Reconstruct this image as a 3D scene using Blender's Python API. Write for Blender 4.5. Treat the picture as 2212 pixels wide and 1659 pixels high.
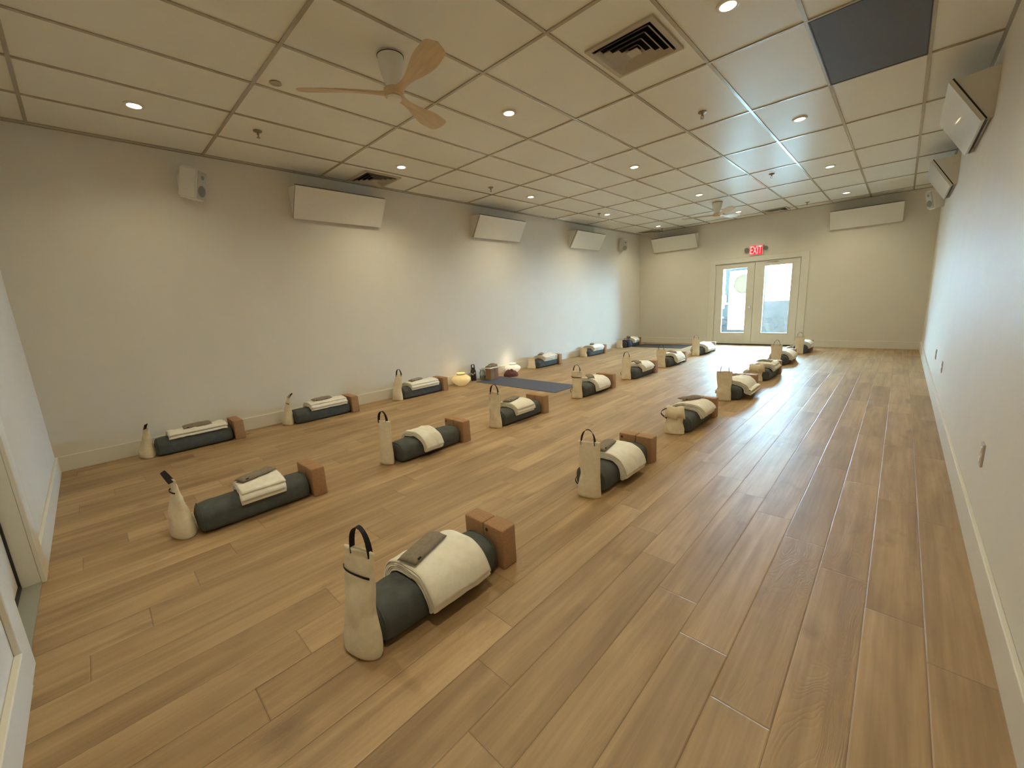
import bpy, bmesh, math, random
from mathutils import Vector, Matrix, noise
for o in list(bpy.data.objects): bpy.data.objects.remove(o)
S = bpy.context.scene
C = S.collection
PI = math.pi
# ---------------------------------------------------------------- camera, exposure, world, lights
W, L0, LF, H = 5.945, -0.39, 11.345, 3.043      # room width, near wall, far wall, ceiling height
CAM = Vector((5.5717, 0.0, 1.3255))
right = Vector((0.7262, 0.6851, -0.0531)); fwd = Vector((-0.6806, 0.7060, -0.1950))
fwd = fwd.normalized(); right = (right - fwd * right.dot(fwd)).normalized(); up = right.cross(fwd)
cd = bpy.data.cameras.new('camera'); cam = bpy.data.objects.new('camera', cd); C.objects.link(cam)
cd.sensor_width = 36; cd.lens = 36 * 870.48 / 2212; cd.clip_start = 0.02; cd.clip_end = 300
mw = Matrix.Identity(4)
for i in range(3):
    mw[i][0] = right[i]; mw[i][1] = up[i]; mw[i][2] = -fwd[i]; mw[i][3] = CAM[i]
cam.matrix_world = mw
S.camera = cam
S.view_settings.view_transform = 'Standard'; S.view_settings.look = 'None'
S.view_settings.gamma = 1; S.view_settings.use_curve_mapping = False
S.view_settings.exposure = EXPOSURE = 0.9
S.cycles.max_bounces = 10; S.cycles.diffuse_bounces = 5; S.cycles.glossy_bounces = 4
S.cycles.transparent_max_bounces = 12; S.cycles.sample_clamp_indirect = 8.0; S.cycles.caustics_refractive = False
S.cycles.use_denoising = True
wd = bpy.data.worlds.new('world'); S.world = wd; wd.use_nodes = True
SKY = 76.0
nt = wd.node_tree; nt.nodes.clear()
wo = nt.nodes.new('ShaderNodeOutputWorld'); wb = nt.nodes.new('ShaderNodeBackground')
wb.inputs['Color'].default_value = (0.45, 0.77, 1.0, 1); wb.inputs['Strength'].default_value = SKY
nt.links.new(wb.outputs[0], wo.inputs[0])
LIGHT_ROWS = [(0.955, 0.60), (0.955, 3.04), (0.955, 5.48), (0.955, 7.92), (0.955, 10.40),
              (2.79, 3.04), (2.79, 5.49), (2.79, 7.93), (2.79, 10.36), (4.63, 3.06), (4.63, 5.49), (4.63, 7.92), (4.63, 10.35), (2.79, 0.60), (4.63, 0.62)]
LAMP_W = 46.0; LAMP_COL = (1.0, 0.87, 0.56)
def area(name, loc, rot, sx, sy, power, col, portal=False, spread=PI, shape='RECTANGLE'):
    l = bpy.data.lights.new(name, 'AREA'); l.shape = shape; l.size = sx
    if shape == 'RECTANGLE': l.size_y = sy
    l.energy = power; l.color = col; l.spread = spread
    if portal: l.cycles.is_portal = True
    o = bpy.data.objects.new(name, l); C.objects.link(o); o.location = loc; o.rotation_euler = rot
    return o
# guides the sampling of daylight through the glazed doors
area('daylight_portal', (2.96, LF + 0.16, 1.1), (PI / 2, 0, 0), 1.9, 2.1, 1, (1, 1, 1), portal=True)

# ---------------------------------------------------------------- helpers
def new_mat(name):
    m = bpy.data.materials.new(name); m.use_nodes = True
    return m, m.node_tree, m.node_tree.nodes['Principled BSDF']
def mat(name, col, rough=0.6, spec=0.5, metal=0.0, noise_amt=0.0, nscale=20, bump=0.0, bscale=200, coat=0.0, stretch=None):
    m, t, b = new_mat(name)
    b.inputs['Base Color'].default_value = (*col, 1); b.inputs['Roughness'].default_value = rough
    b.inputs['Specular IOR Level'].default_value = spec; b.inputs['Metallic'].default_value = metal
    b.inputs['Coat Weight'].default_value = coat
    tc = t.nodes.new('ShaderNodeTexCoord'); src = tc.outputs['Object']
    if stretch:
        mp = t.nodes.new('ShaderNodeMapping'); mp.inputs['Scale'].default_value = stretch
        t.links.new(src, mp.inputs[0]); src = mp.outputs[0]
    n = t.nodes.new('ShaderNodeTexNoise'); n.inputs['Scale'].default_value = nscale; n.inputs['Detail'].default_value = 4
    t.links.new(src, n.inputs['Vector'])
    r = t.nodes.new('ShaderNodeValToRGB')
    k = noise_amt
    r.color_ramp.elements[0].position = 0.3; r.color_ramp.elements[1].position = 0.7
    r.color_ramp.elements[0].color = (*[c * (1 - k) for c in col], 1); r.color_ramp.elements[1].color = (*[min(1, c * (1 + k)) for c in col], 1)
    t.links.new(n.outputs['Fac'], r.inputs[0]); t.links.new(r.outputs[0], b.inputs['Base Color'])
    if bump:
        n2 = t.nodes.new('ShaderNodeTexNoise'); n2.inputs['Scale'].default_value = bscale; n2.inputs['Detail'].default_value = 3
        t.links.new(src, n2.inputs['Vector'])
        bp = t.nodes.new('ShaderNodeBump'); bp.inputs['Strength'].default_value = bump; bp.inputs['Distance'].default_value = 0.002
        t.links.new(n2.outputs['Fac'], bp.inputs['Height']); t.links.new(bp.outputs[0], b.inputs['Normal'])
    return m
def emis(name, col, st):
    m, t, b = new_mat(name)
    b.inputs['Base Color'].default_value = (*col, 1); b.inputs['Emission Color'].default_value = (*col, 1)
    b.inputs['Emission Strength'].default_value = st
    return m
M = {}
M['wall'] = mat('painted_wall', (0.75, 0.72, 0.66), 0.60, 0.22, noise_amt=0.015, nscale=3, bump=0.12, bscale=90)
M['trim'] = mat('trim_paint', (0.76, 0.75, 0.70), 0.35, 0.5, noise_amt=0.01)
M['white'] = mat('white_enamel', (0.78, 0.77, 0.73), 0.3, 0.5, noise_amt=0.01)
M['heater'] = mat('heater_face', (0.76, 0.75, 0.71), 0.22, 0.5, noise_amt=0.01, coat=0.3)
M['black'] = mat('black_webbing', (0.010, 0.009, 0.012), 0.7, 0.3, bump=0.3, bscale=600)
M['gasket'] = mat('black_gasket', (0.02, 0.018, 0.016), 0.6)
M['canvas'] = mat('cream_canvas', (0.77, 0.69, 0.54), 0.9, 0.2, noise_amt=0.06, nscale=40, bump=0.5, bscale=500)
M['blanket'] = mat('white_cotton', (0.84, 0.82, 0.75), 0.95, 0.2, noise_amt=0.05, nscale=25, bump=0.6, bscale=350)
M['bolster'] = mat('slate_fabric', (0.080, 0.090, 0.094), 0.75, 0.35, noise_amt=0.15, nscale=18, bump=0.35, bscale=500)
M['pillow'] = mat('taupe_linen', (0.25, 0.21, 0.165), 0.85, 0.25, noise_amt=0.12, nscale=60, bump=0.5, bscale=700)
M['block'] = mat('tan_foam', (0.37, 0.215, 0.115), 0.65, 0.3, noise_amt=0.12, nscale=70, bump=0.2, bscale=300)
M['emblem'] = mat('dark_print', (0.07, 0.04, 0.025), 0.7)
M['mat_grey'] = mat('grey_rubber', (0.080, 0.092, 0.145), 0.7, 0.4, noise_amt=0.06, bump=0.2, bscale=400)
M['mat_dark'] = mat('dark_rubber', (0.045, 0.045, 0.050), 0.7, 0.4, noise_amt=0.06, bump=0.2, bscale=400)
M['darktile'] = mat('dark_grille', (0.095, 0.088, 0.075), 0.6, 0.4, noise_amt=0.03)
M['duct_shade'] = mat('duct_shade_black', (0.006, 0.006, 0.006), 0.9, 0.1)  # near-black colour standing in for the shade inside the vents
M['vent'] = mat('vent_enamel', (0.50, 0.45, 0.36), 0.45, 0.4)
M['fanwood'] = mat('pale_wood', (0.62, 0.47, 0.30), 0.38, 0.5, noise_amt=0.10, nscale=6, stretch=(1, 9, 9))
M['brass'] = mat('dull_metal', (0.30, 0.26, 0.2), 0.35, 0.5, metal=0.9)
M['steel'] = mat('satin_steel', (0.6, 0.58, 0.54), 0.3, 0.5, metal=0.9)
M['greyplast'] = mat('grey_plastic', (0.20, 0.20, 0.19), 0.5)
M['grille'] = mat('speaker_mesh', (0.50, 0.48, 0.42), 0.6, 0.3, noise_amt=0.05, nscale=400)
M['cone'] = mat('speaker_cone', (0.22, 0.21, 0.17), 0.6)
M['plum'] = mat('plum_wool', (0.16, 0.075, 0.075), 0.9, 0.2, noise_amt=0.3, nscale=40, bump=0.5, bscale=200)
M['navy'] = mat('navy_cloth', (0.012, 0.018, 0.045), 0.8, 0.3)
M['darkbottle'] = mat('dark_bottle', (0.02, 0.018, 0.028), 0.3, 0.5)
M['silver'] = mat('pale_print', (0.45, 0.42, 0.40), 0.4)
M['threshold'] = mat('grey_sill', (0.30, 0.30, 0.27), 0.5)
M['alu'] = mat('blue_grey_frame', (0.008, 0.008, 0.008), 0.4, 0.5)
M['kick'] = mat('blue_grey_panel', (0.062, 0.046, 0.040), 0.5, 0.5, noise_amt=0.25, nscale=6)
M['porch'] = mat('porch_paint', (0.22, 0.22, 0.22), 0.8, 0.2)
M['concrete'] = mat('pale_pavement', (0.6, 0.6, 0.58), 0.9, 0.2, noise_amt=0.08, nscale=3)
M['ceiltile'] = mat('ceiling_board', (0.80, 0.80, 0.74), 0.36, 0.5, noise_amt=0.02, nscale=2, bump=0.25, bscale=6)
M['tbar'] = mat('grid_metal', (0.42, 0.38, 0.30), 0.25, 0.8, metal=0.25)
M['lens'] = emis('lamp_glow', (1.0, 0.84, 0.55), 14)
M['exitface'] = emis('exit_red', (0.75, 0.01, 0.02), 0.7)
M['exitletter'] = emis('exit_letter', (1.0, 0.30, 0.30), 1.2)
# translucent glowing pots
def potmat(name, col, st):
    m, t, b = new_mat(name)
    b.inputs['Base Color'].default_value = (*col, 1); b.inputs['Roughness'].default_value = 0.5
    b.inputs['Emission Color'].default_value = (*col, 1); b.inputs['Emission Strength'].default_value = st
    return m
M['potyellow'] = potmat('yellow_glow_shell', (0.90, 0.70, 0.34), 0.13)
M['potwhite'] = potmat('white_glow_shell', (0.92, 0.84, 0.70), 0.22)
def glassmat(name, tint, gl=0.08, rough=0.02):
    m = bpy.data.materials.new(name); m.use_nodes = True; t = m.node_tree; t.nodes.clear()
    o = t.nodes.new('ShaderNodeOutputMaterial'); tr = t.nodes.new('ShaderNodeBsdfTransparent'); g = t.nodes.new('ShaderNodeBsdfGlossy')
    mx = t.nodes.new('ShaderNodeMixShader'); tr.inputs[0].default_value = (*tint, 1); g.inputs['Roughness'].default_value = rough
    mx.inputs[0].default_value = gl
    t.links.new(tr.outputs[0], mx.inputs[1]); t.links.new(g.outputs[0], mx.inputs[2]); t.links.new(mx.outputs[0], o.inputs[0])
    return m
M['glass'] = glassmat('clear_glass', (0.96, 0.98, 0.98))
M['jar'] = glassmat('jar_glass', (0.80, 0.84, 0.82), 0.18, 0.05)
M['seal'] = glassmat('pale_decal', (0.146, 0.114, 0.086), 0.01, 0.5)
M['sealprint'] = glassmat('grey_decal_print', (0.053, 0.045, 0.041), 0.01, 0.5)
M['sealmark'] = glassmat('seal_letter_print', (0.62, 0.66, 0.62), 0.01, 0.5)

def floor_mat():
    m, t, b = new_mat('oak_planks'); N = t.nodes; K = t.links
    def math_(op, a, bb=None, c=None):
        n = N.new('ShaderNodeMath'); n.operation = op
        for i, v in enumerate((a, bb, c)):
            if v is None: continue
            if isinstance(v, (int, float)): n.inputs[i].default_value = v
            else: K.new(v, n.inputs[i])
        return n.outputs[0]
    tc = N.new('ShaderNodeTexCoord'); sp = N.new('ShaderNodeSeparateXYZ'); K.new(tc.outputs['Object'], sp.inputs[0])
    X, Y = sp.outputs[0], sp.outputs[1]
    PW, PL = 0.1764, 1.21
    u = math_('DIVIDE', math_('SUBTRACT', X, 4.526), PW); iu = math_('FLOOR', u); fu = math_('SUBTRACT', u, iu)
    v = math_('DIVIDE', math_('ADD', math_('SUBTRACT', Y, 3.233), math_('MULTIPLY', iu, 0.1985)), PL)
    iv = math_('FLOOR', v); fv = math_('SUBTRACT', v, iv)
    cb = N.new('ShaderNodeCombineXYZ'); K.new(iu, cb.inputs[0]); K.new(iv, cb.inputs[1])
    wn = N.new('ShaderNodeTexWhiteNoise'); wn.noise_dimensions = '2D'; K.new(cb.outputs[0], wn.inputs['Vector'])
    wsp = N.new('ShaderNodeSeparateColor'); K.new(wn.outputs['Color'], wsp.inputs[0])
    r1, r2, r3 = wsp.outputs[0], wsp.outputs[1], wsp.outputs[2]
    # grain coordinates: a different piece of grain on each plank
    def grain(sx, sy, off, detail, rough=0.6, dist=0.0):
        g = N.new('ShaderNodeCombineXYZ')
        K.new(math_('ADD', math_('MULTIPLY', X, sx), math_('MULTIPLY', r1, 37.0 + off)), g.inputs[0])
        K.new(math_('ADD', math_('MULTIPLY', Y, sy), math_('MULTIPLY', r2, 53.0)), g.inputs[1])
        K.new(math_('MULTIPLY', r3, 11.0), g.inputs[2])
        n = N.new('ShaderNodeTexNoise'); n.inputs['Scale'].default_value = 1; n.inputs['Detail'].default_value = detail
        n.inputs['Roughness'].default_value = rough; n.inputs['Distortion'].default_value = dist
        K.new(g.outputs[0], n.inputs['Vector']); return n.outputs['Fac']
    g1 = grain(11, 0.9, 0, 4, 0.55, 0.6); g2 = grain(60, 1.6, 5, 3); g3 = grain(3.5, 1.6, 9, 3, 0.5)
    g4 = grain(6.5, 3.2, 13, 3, 0.5)
    ramp = N.new('ShaderNodeValToRGB'); e = ramp.color_ramp.elements
    e[0].position = 0.25; e[0].color = (0.205, 0.118, 0.050, 1); e[1].position = 0.75; e[1].color = (0.56, 0.385, 0.21, 1)
    q = ramp.color_ramp.elements.new(0.5); q.color = (0.365, 0.236, 0.118, 1)
    f = math_('ADD', math_('MULTIPLY', g1, 0.46), math_('MULTIPLY', g2, 0.20))
    f = math_('ADD', f, math_('MULTIPLY', g3, 0.24))
    f = math_('ADD', f, math_('MULTIPLY', math_('SUBTRACT', r3, 0.5), 0.10))
    f = math_('ADD', f, 0.05)
    f = math_('ADD', math_('MULTIPLY', math_('SUBTRACT', f, 0.5), 1.3), 0.5)
    K.new(f, ramp.inputs[0])
    # small dark knots
    kn = math_('MAXIMUM', 0.0, math_('MINIMUM', 1.0, math_('MULTIPLY', math_('SUBTRACT', g4, 0.62), 7.0)))
    mk = N.new('ShaderNodeMix'); mk.data_type = 'RGBA'; K.new(math_('MULTIPLY', kn, 0.45), mk.inputs[0])
    K.new(ramp.outputs[0], mk.inputs[6]); mk.inputs[7].default_value = (0.12, 0.065, 0.03, 1)
    # seams
    eu = math_('MULTIPLY', math_('MINIMUM', fu, math_('SUBTRACT', 1.0, fu)), PW)
    ev = math_('MULTIPLY', math_('MINIMUM', fv, math_('SUBTRACT', 1.0, fv)), PL)
    d = math_('MINIMUM', eu, ev)
    seam = math_('LESS_THAN', d, 0.0013)
    ms = N.new('ShaderNodeMix'); ms.data_type = 'RGBA'; K.new(math_('MULTIPLY', seam, 0.55), ms.inputs[0])
    K.new(mk.outputs[2], ms.inputs[6]); ms.inputs[7].default_value = (0.06, 0.035, 0.018, 1)
    K.new(ms.outputs[2], b.inputs['Base Color'])
    hgt = math_('MINIMUM', math_('DIVIDE', d, 0.005), 1.0)
    # pressed grain that shows in the glare
    cath = grain(9, 1.5, 21, 2, 0.4, 1.2)
    rings = math_('ABSOLUTE', math_('SINE', math_('MULTIPLY', cath, 70.0)))
    sel = math_('GREATER_THAN', r2, 0.55)
    bh = math_('ADD', math_('MULTIPLY', math_('MULTIPLY', rings, sel), 0.42), math_('MULTIPLY', g2, 0.45))
    bh = math_('ADD', bh, math_('MULTIPLY', hgt, 1.6))
    bp = N.new('ShaderNodeBump'); bp.inputs['Strength'].default_value = 0.55; bp.inputs['Distance'].default_value = 0.0018
    K.new(bh, bp.inputs['Height']); K.new(bp.outputs[0], b.inputs['Normal'])
    ro = math_('ADD', 0.41, math_('MULTIPLY', g3, 0.14)); K.new(ro, b.inputs['Roughness'])
    b.inputs['Specular IOR Level'].default_value = 0.85
    return m
M['floor'] = floor_mat()

class MB:
    def __init__(s): s.bm = bmesh.new()
    def box(s, lo, hi, bev=0.0, seg=2):
        c = [(a + b) / 2 for a, b in zip(lo, hi)]; d = [abs(b - a) for a, b in zip(lo, hi)]
        r = bmesh.ops.create_cube(s.bm, size=1, matrix=Matrix.Translation(c) @ Matrix.Diagonal((*d, 1)))
        if bev:
            es = list({e for v in r['verts'] for e in v.link_edges})
            bmesh.ops.bevel(s.bm, geom=es, offset=bev, segments=seg, profile=0.5, affect='EDGES')
        return s
    def cyl(s, c, r, h, seg=32, r2=None, mtx=None):
        m = Matrix.Translation(c) @ (mtx or Matrix.Identity(4))
        bmesh.ops.create_cone(s.bm, cap_ends=True, segments=seg, radius1=r, radius2=r if r2 is None else r2, depth=h, matrix=m); return s
    def lathe(s, prof, seg=40, c=(0, 0, 0), mtx=None, wob=None):
        rings = []
        for r, z in prof:
            ring = []
            for k in range(seg):
                a = 2 * PI * k / seg; rr = r * (wob(a, z) if wob else 1)
                p = Vector((rr * math.cos(a), rr * math.sin(a), z))
                if mtx: p = mtx @ p
                ring.append(s.bm.verts.new(p + Vector(c)))
            rings.append(ring)
        for a, b in zip(rings, rings[1:]):
            for k in range(seg): s.bm.faces.new((a[k], a[(k + 1) % seg], b[(k + 1) % seg], b[k]))
        for ring, fl in ((rings[0], True), (rings[-1], False)):
            s.bm.faces.new(ring[::-1] if fl else ring)
        return s
    def tube(s, pts, r, seg=8, closed=False):
        pts = [Vector(p) for p in pts]; n = len(pts); rings = []; prev = None
        for i, p in enumerate(pts):
            if closed: t = (pts[(i + 1) % n] - pts[i - 1]).normalized()
            else: t = (pts[min(i + 1, n - 1)] - pts[max(i - 1, 0)]).normalized()
            if prev is None: a = t.orthogonal().normalized()
            else: a = (prev - t * prev.dot(t)).normalized()
            prev = a; b = t.cross(a)
            rings.append([s.bm.verts.new(p + (a * math.cos(2 * PI * k / seg) + b * math.sin(2 * PI * k / seg)) * r) for k in range(seg)])
        pr = list(zip(rings, rings[1:])) + ([(rings[-1], rings[0])] if closed else [])
        for a, b in pr:
            for k in range(seg): s.bm.faces.new((a[k], a[(k + 1) % seg], b[(k + 1) % seg], b[k]))
        if not closed: s.bm.faces.new(rings[0][::-1]); s.bm.faces.new(rings[-1])
        return s
    def ribbon(s, pts, wdir, w, th):
        pts = [Vector(p) for p in pts]; n = len(pts); rings = []
        for i, p in enumerate(pts):
            t = (pts[min(i + 1, n - 1)] - pts[max(i - 1, 0)]).normalized()
            wv = wdir[i] if isinstance(wdir, list) else wdir; wv = Vector(wv); wv = (wv - t * wv.dot(t)).normalized(); nn = t.cross(wv)
            rings.append([s.bm.verts.new(p + wv * sx * w / 2 + nn * sy * th / 2) for sx, sy in ((-1, -1), (1, -1), (1, 1), (-1, 1))])
        for a, b in zip(rings, rings[1:]):
            for k in range(4): s.bm.faces.new((a[k], a[(k + 1) % 4], b[(k + 1) % 4], b[k]))
        s.bm.faces.new(rings[0][::-1]); s.bm.faces.new(rings[-1]); return s
    def grid(s, rows, close_u=False):
        vs = [[s.bm.verts.new(p) for p in r] for r in rows]
        for a, b in zip(vs, vs[1:]):
            n = len(a)
            for k in range(n if close_u else n - 1): s.bm.faces.new((a[k], a[(k + 1) % n], b[(k + 1) % n], b[k]))
        return vs
    def prism(s, poly, axis, lo, hi):
        def P(a, b, t): return {'x': (t, a, b), 'y': (a, t, b), 'z': (a, b, t)}[axis]
        A = [s.bm.verts.new(P(a, b, lo)) for a, b in poly]; B = [s.bm.verts.new(P(a, b, hi)) for a, b in poly]
        n = len(poly)
        for k in range(n): s.bm.faces.new((A[k], A[(k + 1) % n], B[(k + 1) % n], B[k]))
        s.bm.faces.new(A[::-1]); s.bm.faces.new(B); return s
    def mesh(s, name, mt, smooth=None):
        bmesh.ops.recalc_face_normals(s.bm, faces=s.bm.faces)
        me = bpy.data.meshes.new(name); s.bm.to_mesh(me); s.bm.free(); me.materials.append(mt)
        if smooth is not None:
            for p in me.polygons: p.use_smooth = True
            if smooth < 179: me.set_sharp_from_angle(angle=math.radians(smooth))
        return me
    def obj(s, name, mt, parent=None, smooth=None, loc=None):
        o = bpy.data.objects.new(name, s.mesh(name, mt, smooth)); C.objects.link(o); o.parent = parent
        if loc: o.location = loc
        return o
def tag(o, label=None, cat=None, group=None, kind=None):
    if label: o['label'] = label
    if cat: o['category'] = cat
    if group: o['group'] = group
    if kind: o['kind'] = kind
    return o
def empty(name, loc, label, cat, group=None, rz=0.0):
    o = bpy.data.objects.new(name, None); C.objects.link(o); o.location = loc; o.rotation_euler.z = rz; o.empty_display_size = 0.05
    return tag(o, label, cat, group)
def copy_tree(o, parent=None):
    c = o.copy(); C.objects.link(c); c.parent = parent
    for ch in [x for x in o.children]: copy_tree(ch, c)
    return c
def struct(mb, name, mt, parent=None, smooth=None, label=None):
    o = mb.obj(name, mt, parent, smooth); o['kind'] = 'structure'
    if label: o['label'] = label
    return o

# ---------------------------------------------------------------- the room
T = 0.15
struct(MB().box((-T, L0 - 0.6, -0.1), (W + T, LF + 0.05, 0)), 'floor', M['floor'], label='oak plank floor with staggered joints and a soft sheen')
struct(MB().box((-T, L0 - 0.6, 0), (0, LF + T, H + 0.2)), 'wall_left', M['wall'], label='long off-white wall behind the row of bolsters and lanterns')
struct(MB().box((W, L0 - 0.6, 0), (W + T, LF + T, H + 0.2)), 'wall_right', M['wall'], label='long off-white wall close to the camera with outlets')
DX0, DX1, DZ = 2.06, 3.87, 2.02          # far door opening
struct(MB().box((0, LF, 0), (DX0, LF + T, H + 0.2)).box((DX1, LF, 0), (W, LF + T, H + 0.2)).box((DX0, LF, DZ), (DX1, LF + T, H + 0.2)), 'wall_far', M['wall'], label='end wall holding the glazed double doors')
NX0, NX1, NZ = 2.39, 3.17, 2.06          # near doorway
struct(MB().box((0, L0 - T, 0), (NX0, L0, H + 0.2)).box((NX1, L0 - T, 0), (W, L0, H + 0.2)).box((NX0, L0 - T, NZ), (NX1, L0, H + 0.2)), 'wall_near', M['wall'], label='near end wall with a doorway at the edge of the view')
ceil = struct(MB().box((-T, L0 - T, H + 0.006), (W + T, LF + T, H + 0.12)), 'ceiling', M['ceiltile'], label='suspended ceiling of off-white two by four foot boards')
g = MB()
gx = [0.0647 + 0.6096 * i for i in range(10)]
gy = [3.636 + 1.2185 * j for j in range(-3, 7)]
for x in gx: g.box((x - 0.012, L0, H - 0.001), (x + 0.012, LF, H + 0.02))
for y in gy: g.box((0, y - 0.012, H - 0.002), (W, y + 0.012, H + 0.02))
struct(g, 'ceiling_grid', M['tbar'], ceil)
a = MB()
a.box((0, L0, H - 0.003), (0.022, LF, H + 0.006)).box((W - 0.022, L0, H - 0.003), (W, LF, H + 0.006)).box((0, LF - 0.022, H - 0.003), (W, LF, H + 0.006)).box((0, L0, H - 0.003), (W, L0 + 0.022, H + 0.006))
struct(a, 'wall_angle', M['tbar'], ceil)
def base(name, pts, label):
    mb = MB()
    for lo, hi in pts: mb.box(lo, hi, 0.004)
    struct(mb, name, M['trim'], None, label=label)
BH = 0.15
base('baseboard_left', [((0, L0, 0), (0.016, LF, BH))], 'white baseboard along the wall behind the lanterns')
base('baseboard_right', [((W - 0.018, L0, 0), (W, LF, BH + 0.015))], 'white baseboard along the wall with the outlets')
base('baseboard_far', [((0, LF - 0.016, 0), (DX0 - 0.14, LF, BH)), ((DX1 + 0.14, LF - 0.016, 0), (W, LF, BH))], 'white baseboard either side of the double doors')
base('baseboard_near', [((0, L0, 0), (NX0 - 0.13, L0 + 0.018, BH)), ((NX1 + 0.15, L0, 0), (W, L0 + 0.022, BH))], 'white baseboard of the near end wall')
# far door casing and leaves
mb = MB()
mb.box((DX0 - 0.14, LF - 0.02, 0), (DX0 + 0.004, LF + 0.01, DZ + 0.11), 0.004).box((DX1 - 0.004, LF - 0.02, 0), (DX1 + 0.14, LF + 0.01, DZ + 0.11), 0.004).box((DX0 - 0.14, LF - 0.021, DZ - 0.004), (DX1 + 0.14, LF + 0.01, DZ + 0.11), 0.004)
mb.box((DX0 - 0.02, LF, 0), (DX0 + 0.01, LF + T, DZ)).box((DX1 - 0.01, LF, 0), (DX1 + 0.02, LF + T, DZ)).box((DX0, LF, DZ - 0.01), (DX1, LF + T, DZ + 0.01))
struct(mb, 'trim_1', M['trim'], label='white casing around the glazed double doors')
struct(MB().box((DX0, LF - 0.01, 0), (DX1, LF + T, 0.022), 0.004), 'trim_2', M['gasket'], label='dark threshold under the glazed double doors')
def leaf(name, x0, x1, g0, g1, label, knob=None):
    y0, y1 = LF + 0.012, LF + 0.057; z0, z1 = 0.028, DZ - 0.016; gz0, gz1 = 0.31, 1.885
    m_ = MB()
    m_.box((x0, y0, z0), (g0 - 0.012, y1, z1), 0.002).box((g1 + 0.012, y0, z0), (x1, y1, z1), 0.002)
    m_.box((g0 - 0.012, y0, z0), (g1 + 0.012, y1, gz0 - 0.012)).box((g0 - 0.012, y0, gz1 + 0.012), (g1 + 0.012, y1, z1))
    o = struct(m_, name, M['trim'], label=label)
    f = MB()
    for lo, hi in (((g0 - 0.02, y0 - 0.008, gz0 - 0.02), (g0, y1 + 0.004, gz1 + 0.02)), ((g1, y0 - 0.008, gz0 - 0.02), (g1 + 0.02, y1 + 0.004, gz1 + 0.02)),
                   ((g0, y0 - 0.008, gz0 - 0.02), (g1, y1 + 0.004, gz0)), ((g0, y0 - 0.008, gz1), (g1, y1 + 0.004, gz1 + 0.02))): f.box(lo, hi, 0.003)
    struct(f, 'glass_frame', M['white'], o)
    struct(MB().box((g0, LF + 0.032, gz0), (g1, LF + 0.038, gz1)), 'glass_pane', M['glass'], o)
    if knob:
        k = MB().lathe([(0.001, 0), (0.028, 0), (0.030, 0.008), (0.012, 0.014), (0.012, 0.035), (0.026, 0.045), (0.028, 0.055), (0.018, 0.066), (0.001, 0.068)], 24,
                       (knob, y0, 0.945), Matrix.Rotation(PI / 2, 4, 'X'))
        struct(k, 'door_knob', M['steel'], o, 40)
    return o
dl = leaf('door_1', DX0 + 0.014, 2.944, 2.250, 2.778, 'white glazed door leaf with a round seal seen through its glass', 2.905)
dr = leaf('door_2', 2.950, DX1 - 0.014, 3.160, 3.692, 'white glazed door leaf with the blue-grey panel behind its glass')
hz = MB(); hz.box((3.20, LF - 0.004, 1.965), (3.42, LF + 0.02, 1.985), 0.002)
struct(hz, 'closer_plate', M['steel'], dr)
stp = MB().box((DX0 + 0.005, LF + 0.058, 0.02), (DX0 + 0.035, LF + 0.08, DZ)).box((DX1 - 0.035, LF + 0.058, 0.02), (DX1 - 0.005, LF + 0.08, DZ)).box((DX0, LF + 0.058, DZ - 0.04), (DX1, LF + 0.08, DZ)).box((2.925, LF + 0.058, 0.02), (2.97, LF + 0.072, DZ)).box((DX0, LF + 0.058, 0.0), (DX1, LF + 0.08, 0.035))
struct(stp, 'trim_5', M['trim'], label='door stops behind the glazed leaves')
# near doorway: casing, threshold, recessed door with black seal
struct(MB().box((NX0 - 0.13, L0, 0), (NX0 + 0.004, L0 + 0.020, NZ + 0.11), 0.004).box((NX1 - 0.004, L0, 0), (NX1 + 0.15, L0 + 0.020, NZ + 0.11), 0.004).box((NX0 - 0.13, L0, NZ - 0.004), (NX1 + 0.15, L0 + 0.020, NZ + 0.11), 0.004)
       .box((NX0 - 0.01, L0 - T, 0), (NX0 + 0.006, L0, NZ)).box((NX1 - 0.006, L0 - T, 0), (NX1 + 0.01, L0, NZ)), 'trim_3', M['trim'], label='white casing of the doorway in the near wall')
struct(MB().box((NX0, L0 - T, 0), (NX1, L0 + 0.002, 0.010), 0.002), 'trim_4', M['threshold'], label='grey threshold of the doorway in the near wall')
d3 = struct(MB().box((NX0 + 0.02, L0 - 0.118, 0.03), (NX1 - 0.01, L0 - 0.075, NZ - 0.004), 0.002), 'door_3', M['white'], label='white recessed door with a black edge seal in the near wall')
struct(MB().box((NX0 + 0.006, L0 - 0.10, 0.010), (NX0 + 0.020, L0 - 0.066, NZ)).box((NX0 + 0.006, L0 - 0.10, 0.010), (NX1 - 0.006, L0 - 0.066, 0.030)), 'edge_seal', M['gasket'], d3)

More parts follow.
